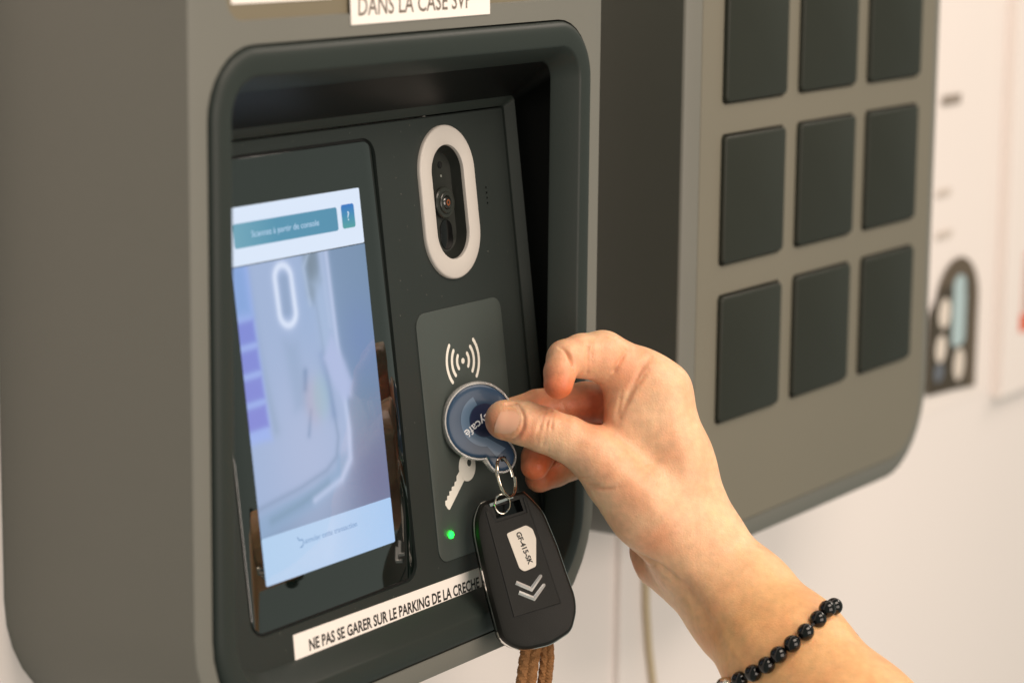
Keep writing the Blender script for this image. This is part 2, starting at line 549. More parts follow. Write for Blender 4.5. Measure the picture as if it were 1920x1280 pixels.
# the glass and what the display shows
screen = obj('screen', slab(ins(*GL, GR, 0), PANEL, -1.6, -.2, .5), M_GLASS, disp, angle=30)


def ui_part(name, pts, m, n):
    # keep the object's own axes along the display so that colour ramps follow it
    return obj(name, poly(pts, PANEL, n), m, screen, smooth=False)


ui_part('header_bar', rrect(-234.5, -142.7, 162.7, 186.9, .8), ui('ui_white', (218, 230, 248)), -.12)
ui_part('title_button', rrect(-231.2, -160.2, 169.9, 180.1, 1.2), grad_ui('ui_teal', [(0, (112, 164, 184)), (.4, (86, 146, 174)), (1, (84, 142, 172))], 'X', -231, -160), -.08)
ui_part('help_button', rrect(-157.1, -147.8, 170.2, 180.6, 1.2), grad_ui('ui_help', [(0, (84, 158, 160)), (.5, (68, 140, 176)), (1, (52, 116, 192))], 'Z', 59, 69), -.08)
U_TXT = ui('ui_text_white', (190, 216, 242))
obj('title_text', text_bm('Scannez à partir de console', PANEL, -196.5, 175.0, 2.7, n=-.04, width=46), U_TXT, screen, smooth=False)
obj('help_text', text_bm('?', PANEL, -152.4, 175.6, 4.2, n=-.04), ui('ui_text_bright', (226, 240, 250)), screen, smooth=False)
ui_part('footer_bar', rrect(-234.4, -142.6, 28.7, 48.9, .8), grad_ui('ui_footer', [(0, (178, 206, 236)), (.5, (184, 208, 238)), (1, (170, 202, 240))], 'X', -234, -142), -.12)
U_FT = ui('ui_text_blue', (112, 146, 190))
obj('footer_text', text_bm('annuler cette transaction', PANEL, -187.5, 42.4, 2.5, n=-.06, width=37), U_FT, screen, smooth=False)
obj('footer_icon', poly(stroke([(-210.8, 44.8), (-209.4, 43.2), (-207.6, 43.4), (-206.9, 42.0), (-207.6, 40.6), (-209.2, 40.2)], .55, PANEL, 0), PANEL, -.06), U_FT, screen, smooth=False)
# the picture: a pale dispenser seen at an angle, soft and hazy
gu = np.arange(-234.4, -142.6 + .01, .54); gv = np.arange(48.9, 162.7 + .01, .54)
GU, GV = np.meshgrid(gu, gv)


def l3(c):
    return np.array(lin(c)[:3])


def seg2(path):
    d = np.full(GU.shape, 1e9)
    for (x0, y0), (x1, y1) in zip(path[:-1], path[1:]):
        dx, dy = x1 - x0, y1 - y0
        t = np.clip(((GU - x0) * dx + (GV - y0) * dy) / (dx * dx + dy * dy + 1e-9), 0, 1)
        d = np.minimum(d, np.hypot(GU - x0 - t * dx, GV - y0 - t * dy))
    return d


def inpoly(pts):                     # signed distance to a polygon, negative inside
    d = seg2(list(pts) + [pts[0]]); ins_ = np.zeros(GU.shape, bool)
    for i in range(len(pts)):
        x0, y0 = pts[i]; x1, y1 = pts[(i + 1) % len(pts)]
        c = ((y0 > GV) != (y1 > GV)) & (GU < (x1 - x0) * (GV - y0) / (y1 - y0 + 1e-12) + x0)
        ins_ ^= c
    return np.where(ins_, -d, d)


PIC = np.zeros(GU.shape + (3,))


def lay(d, c, soft=.7, a=1.0):
    m = (a / (1 + np.exp(np.clip(d / soft, -30, 30))))[..., None]
    PIC[:] = PIC * (1 - m) + l3(c) * m


hx = np.clip((GU + 234.4) / 92, 0, 1)[..., None]; hy = np.clip((GV - 49) / 114, 0, 1)[..., None]
PIC[:] = l3((132, 154, 186)) * (1 - hx) + l3((118, 142, 172)) * hx
lay(np.hypot(GU + 150, (GV - 62) * .8) - 22, (114, 108, 142), 8, .8)
lay(np.hypot(GU + 152, (GV - 118) * .8) - 12, (112, 134, 184), 6, .7)
lay(np.hypot(GU + 155, (GV - 92) * .8) - 10, (106, 140, 160), 6, .5)
body = [(-224, 170), (-172, 170), (-169, 120), (-166.5, 82), (-168, 69), (-176, 61.5), (-196, 56), (-240, 49), (-240, 170)]
lay(inpoly(body), (160, 178, 212), 1.0)
lay(np.hypot(GU + 196, (GV - 78) * .7) - 22, (176, 186, 216), 8, .8)
lay(np.hypot(GU + 188, (GV - 140) * .6) - 10, (150, 174, 210), 6, .6)
lay(inpoly([(-240, 58), (-196, 64), (-180, 69), (-177, 74), (-170, 74), (-172, 64), (-196, 55), (-240, 47)]), (136, 164, 196), 1.2, .75)
lay(seg2([(-240, 60.5), (-205, 65), (-186, 69), (-178, 73.5), (-175.5, 82), (-179, 116), (-183, 162)]) - .8, (134, 152, 182), .6, .75)
lay(seg2([(-226, 55), (-205, 58.5), (-186, 63)]) - 1.3, (122, 148, 172), 1.0, .7)
lay(seg2([(-171, 165), (-169.6, 120), (-167.4, 84), (-168.6, 71), (-176, 63.5), (-196, 58)]) - 1.2, (190, 202, 232), .6, .85)
lay(seg2([(-175, 165), (-173.2, 130)]) - 1.2, (176, 192, 222), .7, .7)
lay(inpoly([(-187, 170), (-177, 170), (-176.4, 150), (-183, 141), (-186, 145)]), (116, 132, 146), .9, .85)
lay(inpoly([(-183, 150), (-176, 153), (-174, 120), (-180, 118)]), (166, 186, 216), 1.6, .7)
lay(seg2([(-182.5, 164), (-187.5, 157), (-185.5, 141)]) - .8, (172, 190, 216), .6, .8)
lay(seg2([(-226, 160), (-222, 120), (-217, 92)]) - 1.5, (140, 160, 184), 1.2, .6)
lay(inpoly([(-236, 164), (-224.5, 164), (-220.5, 88.5), (-236, 88.5)]), (158, 178, 234), .8)
lay(inpoly([(-236, 164), (-226, 164), (-225, 142), (-236, 142)]), (134, 164, 216), 1.2)
for i in range(4):
    v1 = 139.4 - i * 12.0; q = i * .75
    lay(inpoly([(-236, v1 - 9.6), (-223.6 + q, v1 - 9.0), (-224.4 + q, v1 + .4), (-236, v1)]), (128 + i * 2, 138, 212), .5)
ringd = np.abs(np.hypot(GU + 201.5 + (GV - 147) * .05, np.maximum(np.abs(GV - 147) - 7.4, 0) * 1.0) - 5.4) - 1.35
lay(ringd - 1.4, (176, 192, 226), .9, .6)
lay(ringd, (218, 228, 248), .5)
lay(np.hypot(GU + 201.5, np.maximum(np.abs(GV - 147) - 6, 0)) - 3.0, (140, 160, 192), .8, .8)
lay(inpoly([(-206, 128), (-197, 126), (-193, 98), (-203, 98)]), (146, 166, 196), 1.4, .6)
lay(seg2([(-193.5, 113), (-194.6, 106)]) - 1.3, (116, 140, 176), .7, .8)
lay(seg2([(-192.5, 96), (-195.5, 86)]) - .7, (124, 146, 180), .6, .8)
lay(seg2([(-181, 118), (-177, 92)]) - 1.6, (128, 150, 190), 1.2, .7)
lay(np.hypot((GU + 189.5) * 1.5, GV - 100) - 9, (186, 172, 190), 2.0, .5)
lay(np.hypot((GU + 184.5) * 1.7, GV - 101) - 9, (154, 188, 198), 1.8, .5)
lay(inpoly([(-180, 117), (-173, 126), (-165.5, 113), (-161.8, 104), (-163.5, 98), (-169, 96.5), (-175, 105)]), (174, 186, 222), .9)
nv_, nu_ = GU.shape
V3 = [PANEL(GU[j, i], GV[j, i], -.14) for j in range(nv_) for i in range(nu_)]
Q4 = [(j * nu_ + i, j * nu_ + i + 1, (j + 1) * nu_ + i + 1, (j + 1) * nu_ + i) for j in range(nv_ - 1) for i in range(nu_ - 1)]
pme = bpy.data.meshes.new('camera_picture')
pme.from_pydata(V3, [], Q4); pme.update()
ca_ = pme.attributes.new('picture', 'FLOAT_COLOR', 'POINT')
ca_.data.foreach_set('color', np.concatenate([PIC.reshape(-1, 3), np.ones((nv_ * nu_, 1))], 1).astype(np.float32).ravel())
M_PIC = ui('display_photo', (0, 0, 0))
na_ = M_PIC.node_tree.nodes.new('ShaderNodeAttribute'); na_.attribute_name = 'picture'
M_PIC.node_tree.links.new(na_.outputs['Color'], M_PIC.node_tree.nodes['Principled BSDF'].inputs['Emission Color'])
obj('camera_picture', pme, M_PIC, screen, smooth=False)

# camera window
bm = bmesh.new()
so = lambda d: stadium(*RC, 44 - 2 * d, 71 - 2 * d, 18)
loft(bm, [ring_verts(bm, so(0), PANEL, -.5), ring_verts(bm, so(0), PANEL, 1.0), ring_verts(bm, so(.35), PANEL, 1.6), ring_verts(bm, so(1.0), PANEL, 1.9),
          ring_verts(bm, so(8.6), PANEL, 1.9), ring_verts(bm, so(9.1), PANEL, 1.6), ring_verts(bm, so(9.3), PANEL, .9), ring_verts(bm, so(9.3), PANEL, -1)])
obj('light_ring', bm, M_WHITEP, disp, angle=40)
cw = bmesh.new()
si = lambda d: stadium(RC[0], RC[1], 25.6 - 2 * d, 52.6 - 2 * d, 16)
loft(cw, [ring_verts(cw, si(0), PANEL, .6), ring_verts(cw, si(.4), PANEL, -1.5), ring_verts(cw, stadium(-73.4, RC[1], 17.5, 46, 16), PANEL, -5)])
cw.faces.new(ring_verts(cw, stadium(-73.4, RC[1], 17.5, 46, 16), PANEL, -5))
bmesh.ops.remove_doubles(cw, verts=cw.verts, dist=1e-6)
cwin = obj('camera_window', cw, M_RECESS, disp, angle=40)
LC = (-73.4, 173.4)
bm = bmesh.new()
prof = [(7.4, -5), (7.4, -3.6), (6.9, -3.1), (5.3, -3.1), (5.1, -2.6), (4.7, -2.3), (3.4, -2.3), (3.0, -3.0)]
loft(bm, [ring_verts(bm, circle(*LC, r), PANEL, n) for r, n in prof])
obj('lens_barrel', bm, M_LENSRING, cwin, angle=30)
bm = bmesh.new()
rr = [ring_verts(bm, circle(*LC, 3.05 * math.cos(a), 24), PANEL, -3.1 + 1.3 * math.sin(a)) for a in np.linspace(0, 1.4, 6)]
loft(bm, rr); bm.faces.new(rr[-1])
obj('lens', bm, M_LENS, cwin)
obj('lens_iris', annulus(circle(*LC, 1.5, 20), circle(*LC, .7, 20), PANEL, -1.75), mat('lens_amber', lin((120, 66, 34)), rough=.2), cwin, smooth=False)
obj('sensor_hole', disc(-72.9, 190.9, 1.7, PANEL, -5, -4.8), M_FOBGLOSS, cwin)
obj('sensor_dot', disc(-72.9, 185.8, .6, PANEL, -5, -4.75, seg=12), mat('grey_dot', lin((120, 122, 116)), rough=.3), cwin)
obj('sensor_window', slab(stadium(-73.0, 158.6, 9.6, 14.0, 12), PANEL, -5, -4.6, .2), M_FOBGLOSS, cwin)

# reader pad
PD = (-111.5, -42.3, 11.5, 126.0)
pad = obj('reader_pad', slab(rrect(*PD, 6.5), PANEL, -.2, .7, .35), M_PAD, disp, angle=30)
DC = (-77.8, 100.2)
obj('contactless_dot', disc(*DC, 1.35, PANEL, .7, .74, seg=20), M_PRINT, pad, smooth=False)
for s in (0, 180):
    for r, hw in ((4.8, 38), (8.9, 40), (13.0, 41)):
        path = [(DC[0] + r * math.cos(math.radians(s + a)), DC[1] + r * math.sin(math.radians(s + a))) for a in np.linspace(-hw, hw, 13)]
        obj('contactless_arc', poly(stroke(path, 1.75, PANEL, 0), PANEL, .74), M_PRINT, pad, smooth=False)
# printed key: bow and toothed blade
kf = basis_frame(PANEL(-82.8, 51.5, .74), PANEL(-101.8, 36.2, .74) - PANEL(-82.8, 51.5, .74), PANEL(-95, 60, .74) - PANEL(-82.8, 51.5, .74))
bow = circle(0, 0, 6.8, 28)
bm = bmesh.new()
a = ring_verts(bm, bow, kf, 0); b = ring_verts(bm, circle(-2.4, 0, 1.7, 14), kf, 0)
fill_holes(bm, [a, b])
obj('key_symbol_bow', bm, M_PRINT, pad, smooth=False)
bl = [(6.2, -2.4), (24.0, -2.4), (24.6, -1.2), (24.6, 1.6), (23.2, 3.0), (21.9, 2.1), (20.6, 3.3), (19.2, 2.2), (17.9, 3.4), (16.4, 2.2), (15.1, 3.3), (13.4, 2.0), (12, 3.0), (10.5, 2.2), (9, 3.6), (6.0, 3.4)]
obj('key_symbol_blade', poly(bl, kf, 0), M_PRINT, pad, smooth=False)
obj('key_symbol_line', poly([(9, -.45), (23.6, -.45), (23.6, .25), (9, .25)], kf, .03), M_PAD, pad, smooth=False)
obj('status_light', disc(-101.2, 23.2, 1.7, PANEL, .6, 1.7, .6, 20), M_LED, pad)

# label strips stuck on the box
STK = [(-221, -8.2), (-66, -9.8), (-66, 2.8), (-221, 5.2)]
stk = obj('label_strip', slab([(-220.2, -8.4), (-64, -9.2), (-64, 3.2), (-221, 5.0), (-221.4, -7.4)], PANEL, .05, .5, .15), M_LABEL, disp, smooth=False)
stk['label'] = 'white label strip with black text below the screen'
obj('label_text', text_bm('NE PAS SE GARER SUR LE PARKING DE LA CRECHE !', PANEL, -145.2, -2.3, 5.0, bold=.03, n=.53, rot=-.012, width=132), M_INK, stk, smooth=False)
stk2 = obj('label_strip', slab([(-194.2, 149.9), (-91.6, 150.2), (-92.0, 164), (-195, 164)], FRONT, .1, .6, .15), M_LABEL, disp, smooth=False)
stk2['label'] = 'white label strip above the recess'
obj('label_text', text_bm('DANS LA CASE SVP', FRONT, -148.0, 157.6, 8.0, bold=.01, n=.64, width=83), mat('grey_ink', lin((104, 94, 84)), rough=.5), stk2, smooth=False)
stk3 = obj('label_strip', slab([(-270, 161.3), (-206, 160.9), (-206, 178), (-270, 178)], FRONT, -1.2, -.7, .15), M_LABEL, disp, smooth=False)
stk3['label'] = 'white label strip at the top left corner of the box'

# ------------------------------------------------------------------ right unit: the locker of key bins
lock = thing('key_locker', 'taupe wall locker with a grid of square charcoal doors, right of the screen unit', 'key locker')
RO = (91.0, 399.3, -145.0, 250.0); RR = (52, 52, 40, 40)
bm = bmesh.new()
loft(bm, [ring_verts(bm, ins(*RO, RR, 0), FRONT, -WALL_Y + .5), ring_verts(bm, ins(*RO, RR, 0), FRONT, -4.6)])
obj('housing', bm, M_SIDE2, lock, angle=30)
bm = bmesh.new()
loft(bm, [ring_verts(bm, ins(*RO, RR, d), FRONT, n) for d, n in ((0, -4.6), (.5, -3.4), (1.6, -2.7), (11.4, -.5), (12.2, -.5), (12.3, -1.2))])
obj('rim', bm, M_SHELL, lock, angle=24)
bm = bmesh.new()
fr = ring_verts(bm, ins(*RO, RR, 12.8), FRONT, -.35)
fr0 = ring_verts(bm, ins(*RO, RR, 12.4), FRONT, -1.2)
loft(bm, [fr0, fr])
dw, dh = 34.9, 34.5
holes = []
DX = (160.6, 245.3, 330.0); DZ = (129.2, 44.9, -39.2)
for x in DX:
    for z in DZ:
        a = ring_verts(bm, rrect(x - dw, x + dw, z - dh, z + dh, 3.0, 5), FRONT, -.35)
        b = ring_verts(bm, rrect(x - dw, x + dw, z - dh, z + dh, 3.0, 5), FRONT, -6)
        holes.append(a); loft(bm, [a, b]); bm.faces.new(b)
# the row of doors above starts outside the frame
fill_holes(bm, [fr] + holes)
obj('front_panel', bm, M_SHELL2, lock, angle=30)
d0 = None
for x in DX:
    for z in DZ:
        if d0 is None:
            f0 = lambda u, v, n=0.0: FRONT(u, v, n)
            bm = bmesh.new()
            loft(bm, [ring_verts(bm, ins(-33.7, 33.7, -33.3, 33.3, 3, d, 5), FRONT, n) for d, n in ((0, -5.5), (0, 1.2), (.3, 1.75), (.9, 2.0))])
            bm.faces.new(ring_verts(bm, ins(-33.7, 33.7, -33.3, 33.3, 3, .9, 5), FRONT, 2.0))
            bmesh.ops.remove_doubles(bm, verts=bm.verts, dist=1e-6)
            o = d0 = obj('locker_door', bm, M_DOOR, lock, angle=40)
        else:
            o = d0.copy(); COL.objects.link(o); o.parent = lock
        o.location = ((x + random.uniform(-.2, .2)) * .001, random.uniform(-.00015, .00015), (z + random.uniform(-.2, .2)) * .001)
        o.rotation_euler = (0, random.uniform(-.002, .002), random.uniform(-.0025, .0025))

# ------------------------------------------------------------------ wall: notices, cable
po = thing('poster', 'white poster with a dark arched picture of a device beside the locker', 'poster')
obj('sheet', slab([(500, -166), (733, -166), (733, 330), (500, 330)], FW, .1, .45), M_PAPER, po, smooth=False)
arch = [(618, -150), (707, -158)] + [(707, -95)] + [(669 + 38 * math.cos(a), -92 + 34 * math.sin(a)) for a in np.linspace(0, math.pi, 14)] + [(620, -95)]
obj('printed_arch', poly(arch, FW, 1.7), M_PGREY, po, smooth=False)
obj('printed_opening', poly([(622, -152), (690, -156), (690, -74), (640, -78), (622, -92)], FW, 1.75), M_PDARK, po, smooth=False)
obj('printed_card', poly(rrect(661, 684, -123, -82, 6), FW, 1.82), M_PBLUE, po, smooth=False)
for cu, cv, ru, rv, m in ((647, -96, 10, 11, M_PWHITE), (643, -121, 9, 10, M_PWHITE), (641, -138, 8, 7, M_PSLATE), (676, -137, 9, 12, M_PWHITE), (672, -80, 11, 9, M_PBLUE)):
    obj('printed_key', poly([(cu + ru * math.cos(a), cv + rv * math.sin(a)) for a in np.linspace(0, 2 * math.pi, 20)[:-1]], FW, 1.86), m, po, smooth=False)
for u0, u1, v, h in ((630, 661, 56, 7), (628, 650, -9, 5), (630, 655, -39, 5)):
    obj('printed_text', poly([(u0, v - h / 2), (u1, v - h / 2), (u1, v + h / 2), (u0, v + h / 2)], FW, 1.8), M_PTEXT if v > 0 else mat('poster_text_pale', lin((206, 194, 184)), rough=.7), po, smooth=False)
nb = thing('notice_board', 'white board with a red and grey notice at the right edge', 'notice board')
obj('board', slab([(741, -172), (1100, -172), (1100, 360), (741, 360)], FW, .1, 9.0, .8), M_PAPER, nb, smooth=False)
obj('printed_panel', poly([(778, -112), (840, -112), (840, -72), (778, -72)], FW, 9.1), mat('poster_tan', lin((176, 158, 140)), rough=.7), nb, smooth=False)
obj('printed_band', poly([(769, -127), (840, -127), (840, -113), (769, -113)], FW, 9.15), M_PRED, nb, smooth=False)
obj('printed_border', poly(stroke([(773, -112), (773, -68), (840, -66)], 2, FW, 0), FW, 9.2), M_PRED, nb, smooth=False)
bm = bmesh.new()
cpts = [(228, -120), (229.5, -160), (230.5, -192), (232, -215), (236, -240), (241.5, -262), (250, -290), (262, -330)]
path = []
for i in range(len(cpts) - 1):
    for t in np.linspace(0, 1, 5)[:-1]:
        path.append(FW(cpts[i][0] * (1 - t) + cpts[i + 1][0] * t, cpts[i][1] * (1 - t) + cpts[i + 1][1] * t, 2.3))
tube(bm, path, .0022, 10)
tag(obj('power_cable', bm, M_CABLE), 'thin beige cable hanging on the white wall below the locker', 'cable')
bm = slab([(198.5, -400), (208, -400), (208, -100), (198.5, -100)], FW, .1, 5, 1.2)
tag(obj('cable_trunking', bm, M_WALL, smooth=False), 'white cable trunking running down the wall left of the beige cable', 'trunking')

# ------------------------------------------------------------------ the person's hand and forearm: one continuous skin
DREF = 1.213                         # distance of the grip along the optical axis, metres


def J(px, py, dz, r):                # a joint: where it stands in the place (mm), and its radius (mm)
    return (at(px, py, DREF - dz * .001) * 1000.0, r)


def chain(*js):
    return [(js[i][0], js[i + 1][0], js[i][1], js[i + 1][1]) for i in range(len(js) - 1)]


def sd_cone(P, a, b, r1, r2):        # distance to a cone with round ends
    ba = b - a; l2 = ba @ ba; rr = r1 - r2; a2 = l2 - rr * rr; il2 = 1.0 / l2
    pa = P - a
    y = pa @ ba; z = y - l2
    q = pa * l2 - y[:, None] * ba
    x2 = np.einsum('ij,ij->i', q, q)
    y2 = y * y * l2; z2 = z * z * l2
    k = np.sign(rr) * rr * rr * x2
    d = (np.sqrt(np.maximum(x2 * a2 * il2, 0)) + y * rr) * il2 - r1
    c1 = np.sign(z) * a2 * z2 > k
    c2 = np.sign(y) * a2 * y2 < k
    d = np.where(c2, np.sqrt(x2 + y2) * il2 - r1, d)
    d = np.where(c1, np.sqrt(x2 + z2) * il2 - r2, d)
    return d


def smin(a, b, k):
    h = np.clip(k - np.abs(a - b), 0, None) / k
    return np.minimum(a, b) - h * h * k * .25


PALM = (chain(J(1240, 737, 1, 13.6), J(1275, 868, 1, 14.2), J(1312, 1000, 0, 18.5)) +       # index metacarpal
        chain(J(1222, 765, -20, 12.5), J(1305, 1010, -14, 18)) +
        chain(J(1205, 802, -37, 11.5), J(1288, 1035, -24, 16)) +
        chain(J(1185, 842, -51, 10), J(1262, 1045, -32, 13)) +
        chain(J(1112, 850, 11, 11.3), J(1160, 898, 10, 13.2), J(1216, 950, 8, 17.2), J(1300, 1030, 4, 20)) +   # thumb metacarpal
        chain(J(1160, 838, 5, 8.5), J(1215, 800, 2, 11.5), J(1255, 850, 2, 13)) +            # web of the thumb
        chain(J(1213, 1030, -20, 8.0), J(1233, 1058, -18, 8.2), J(1277, 1088, -12, 8.3), J(1374, 1182, 4, 13.5)) +
        chain(J(1208, 704, 1, 11), J(1187, 738, 1, 11.2), J(1180, 783, 2, 10.2)) +   # heel of the hand, palm side
        chain(J(1312, 1040, -6, 22), J(1390, 1127, 8, 24.2), J(1475, 1228, 28, 28.3), J(1600, 1372, 56, 32), J(1740, 1532, 86, 36)))
THUMB = chain(J(947, 787, 12.3, 9.2), J(983, 793, 12.6, 9.7), J(1020, 806, 12.6, 9.9), J(1062, 822, 12, 10.2), J(1114, 850, 11, 11.3))
INDEX = chain(J(1047, 720, 24, 6.7), J(1050, 697, 22.5, 7.2), J(1060, 672, 17, 8.4), J(1092, 667, 11, 10.0), J(1130, 668, 6, 11.7), J(1185, 700, 1, 12.6), J(1240, 737, 1, 13.4))
MIDDLE = chain(J(958, 776, -9.2, 7.4), J(1008, 765, -12, 8.6), J(1052, 757, -15, 8.7), J(1098, 754, -17, 9.5), J(1150, 756, -19, 10), J(1222, 765, -20, 12.0))
RING = chain(J(1003, 873, -6, 6.6), J(1008, 856, -9, 7.2), J(1022, 832, -17, 8.2), J(1085, 812, -31, 9.5), J(1205, 802, -37, 11.3))
LITTLE = chain(J(1012, 895, -21, 6.9), J(1040, 882, -28, 7.4), J(1098, 858, -42, 8.4), J(1185, 842, -51, 9.8))


def group(P, prims, k):
    d = None
    for a, b, r1, r2 in prims:
        e = sd_cone(P, a, b, r1, r2)
        d = e if d is None else smin(d, e, k)
    return d


GROUPS = [(PALM, 9.0, 0), (THUMB, 3.0, 5.0), (INDEX, 1.6, 5.0), (MIDDLE, 1.6, 4.0), (RING, 2.0, 4.0), (LITTLE, 2.0, 4.0)]


def cull(P):                         # what matters near a block of points
    c = P.mean(0)[None]; R = math.sqrt(((P - c) ** 2).sum(1).max()) + 1.0
    vs = [np.array([sd_cone(c, *p)[0] for p in g]) for g, k, j in GROUPS]
    best = min(v.min() for v in vs) + R
    out = []
    for (g, k, j), v in zip(GROUPS, vs):
        keep = [p for p, q in zip(g, v) if q - R <= best + 9.0 and q - R <= v.min() + R + k]
        out.append((keep, k, j))
    return out


def sdf(P, G=None):
    G = G or GROUPS
    palm = group(P, G[0][0], G[0][1])
    d = palm
    for g, k, j in G[1:]:
        if not g: continue
        f = group(P, g, k)
        d2 = f if palm is None else smin(palm, f, j)
        d = d2 if d is None else np.minimum(d, d2)
    return d


def sgrad(P, e=.25, G=None):
    g = np.empty_like(P)
    for i in range(3):
        o = np.zeros(3); o[i] = e
        g[:, i] = sdf(P + o, G) - sdf(P - o, G)
    return g / np.maximum(np.linalg.norm(g, axis=1, keepdims=True), 1e-9)


def hit(pxs):                        # where lines of sight through the given picture points meet the skin
    R = np.array([ray(x, y) for x, y in pxs]); L = np.linalg.norm(R, axis=1, keepdims=True); R = R / L
    o = CAM * 1000.0
    t = np.full(len(pxs), 1000.0)
    for _ in range(160):
        t = t + np.clip(sdf(o + R * t[:, None]), -5, 30) * .8
    return o + R * t[:, None]


def build_skin(vox=.8):
    prims = PALM + THUMB + INDEX + MIDDLE + RING + LITTLE
    lo = np.min([np.minimum(a - r1, b - r2) for a, b, r1, r2 in prims if True], axis=0) - 3
    hi = np.max([np.maximum(a + r1, b + r2) for a, b, r1, r2 in prims], axis=0) + 3
    B = 8
    N = (np.ceil((hi - lo) / vox / B).astype(int)) * B
    nb = N // B
    bi = np.stack(np.meshgrid(*[np.arange(n) for n in nb], indexing='ij'), -1).reshape(-1, 3)
    cen = lo + (bi * B + (B - 1) / 2) * vox
    dc = np.concatenate([sdf(c) for c in np.array_split(cen, max(1, len(cen) // 200000))])
    near = np.abs(dc) < B * vox * .87 * 1.1 + .6
    V = np.repeat(np.repeat(np.repeat(np.where(dc < 0, -1.0, 1.0).astype(np.float32).reshape(nb), B, 0), B, 1), B, 2)
    loc = np.stack(np.meshgrid(*[np.arange(B)] * 3, indexing='ij'), -1).reshape(-1, 3)
    nbi = bi[near]
    for ch in np.array_split(nbi, max(1, len(nbi) // 10)):
        idx = (ch[:, None, :] * B + loc[None]).reshape(-1, 3)
        V[idx[:, 0], idx[:, 1], idx[:, 2]] = sdf(lo + idx * vox, cull(lo + idx * vox))
    S = V < 0
    c = S[:-1, :-1, :-1].astype(np.int8)
    cnt = np.zeros(c.shape, np.int8)
    for dx in (0, 1):
        for dy in (0, 1):
            for dz in (0, 1):
                cnt += S[dx:S.shape[0] - 1 + dx, dy:S.shape[1] - 1 + dy, dz:S.shape[2] - 1 + dz]
    mix = (cnt > 0) & (cnt < 8)
    ids = np.full(mix.shape, -1, np.int32)
    cells = np.argwhere(mix)
    ids[mix] = np.arange(len(cells))
    P = lo + (cells + .5) * vox
    faces = []
    for ax in range(3):
        sl0 = [slice(None)] * 3; sl1 = [slice(None)] * 3
        sl0[ax] = slice(0, -1); sl1[ax] = slice(1, None)
        A = S[tuple(sl0)]; Bm = S[tuple(sl1)]
        e = np.argwhere(A != Bm)
        u, w_ = [(1, 2), (2, 0), (0, 1)][ax]
        ok = (e[:, u] > 0) & (e[:, w_] > 0) & (e[:, u] < S.shape[u] - 1) & (e[:, w_] < S.shape[w_] - 1)
        e = e[ok]
        def cid(du, dw):
            q = e.copy(); q[:, u] -= du; q[:, w_] -= dw
            return ids[q[:, 0], q[:, 1], q[:, 2]]
        q = np.stack([cid(1, 1), cid(0, 1), cid(0, 0), cid(1, 0)], 1)
        flip = ~A[e[:, 0], e[:, 1], e[:, 2]]
        q[flip] = q[flip][:, ::-1]
        faces.append(q)
    Fq = np.concatenate(faces)
    Fq = Fq[(Fq >= 0).all(1)]

    order = np.lexsort((cells[:, 2] // 12, cells[:, 1] // 12, cells[:, 0] // 12))
    key = (cells // 12) @ np.array([1, 1000, 1000000]); order = np.argsort(key, kind='stable')
    cuts = np.flatnonzero(np.diff(key[order])) + 1
    parts = np.split(order, cuts)

    def project(P, it):
        P = P.copy()
        for _ in range(it):
            for ix in parts:
                q = P[ix]; G = cull(q); P[ix] = q - sgrad(q, .25, G) * np.clip(sdf(q, G), -1.2, 1.2)[:, None]
        return P
    P = project(P, 2)
    E = np.concatenate([Fq[:, [0, 1]], Fq[:, [1, 2]], Fq[:, [2, 3]], Fq[:, [3, 0]]])
    deg = np.bincount(E.ravel(), minlength=len(P)).astype(float)
    for _ in range(4):
        Q = np.zeros_like(P)
        for i in range(3):
            Q[:, i] = np.bincount(E[:, 0], P[E[:, 1], i], len(P)) + np.bincount(E[:, 1], P[E[:, 0], i], len(P))
        P = P * .4 + Q / np.maximum(deg, 1)[:, None] * .6
    P = project(P, 1)
    N_ = np.zeros_like(P)
    for ix in parts: N_[ix] = sgrad(P[ix], .25, cull(P[ix]))
    return P, Fq, N_


SKP, SKF, NRM = build_skin(.6)


def seg_dist(P, path):
    d = np.full(len(P), 1e9)
    for a, b in zip(path[:-1], path[1:]):
        ab = b - a; t = np.clip(((P - a) @ ab) / (ab @ ab + 1e-9), 0, 1)
        d = np.minimum(d, np.linalg.norm(P - (a + t[:, None] * ab), axis=1))
    return d


disp_ = np.zeros(len(SKP)); crease = np.zeros(len(SKP))
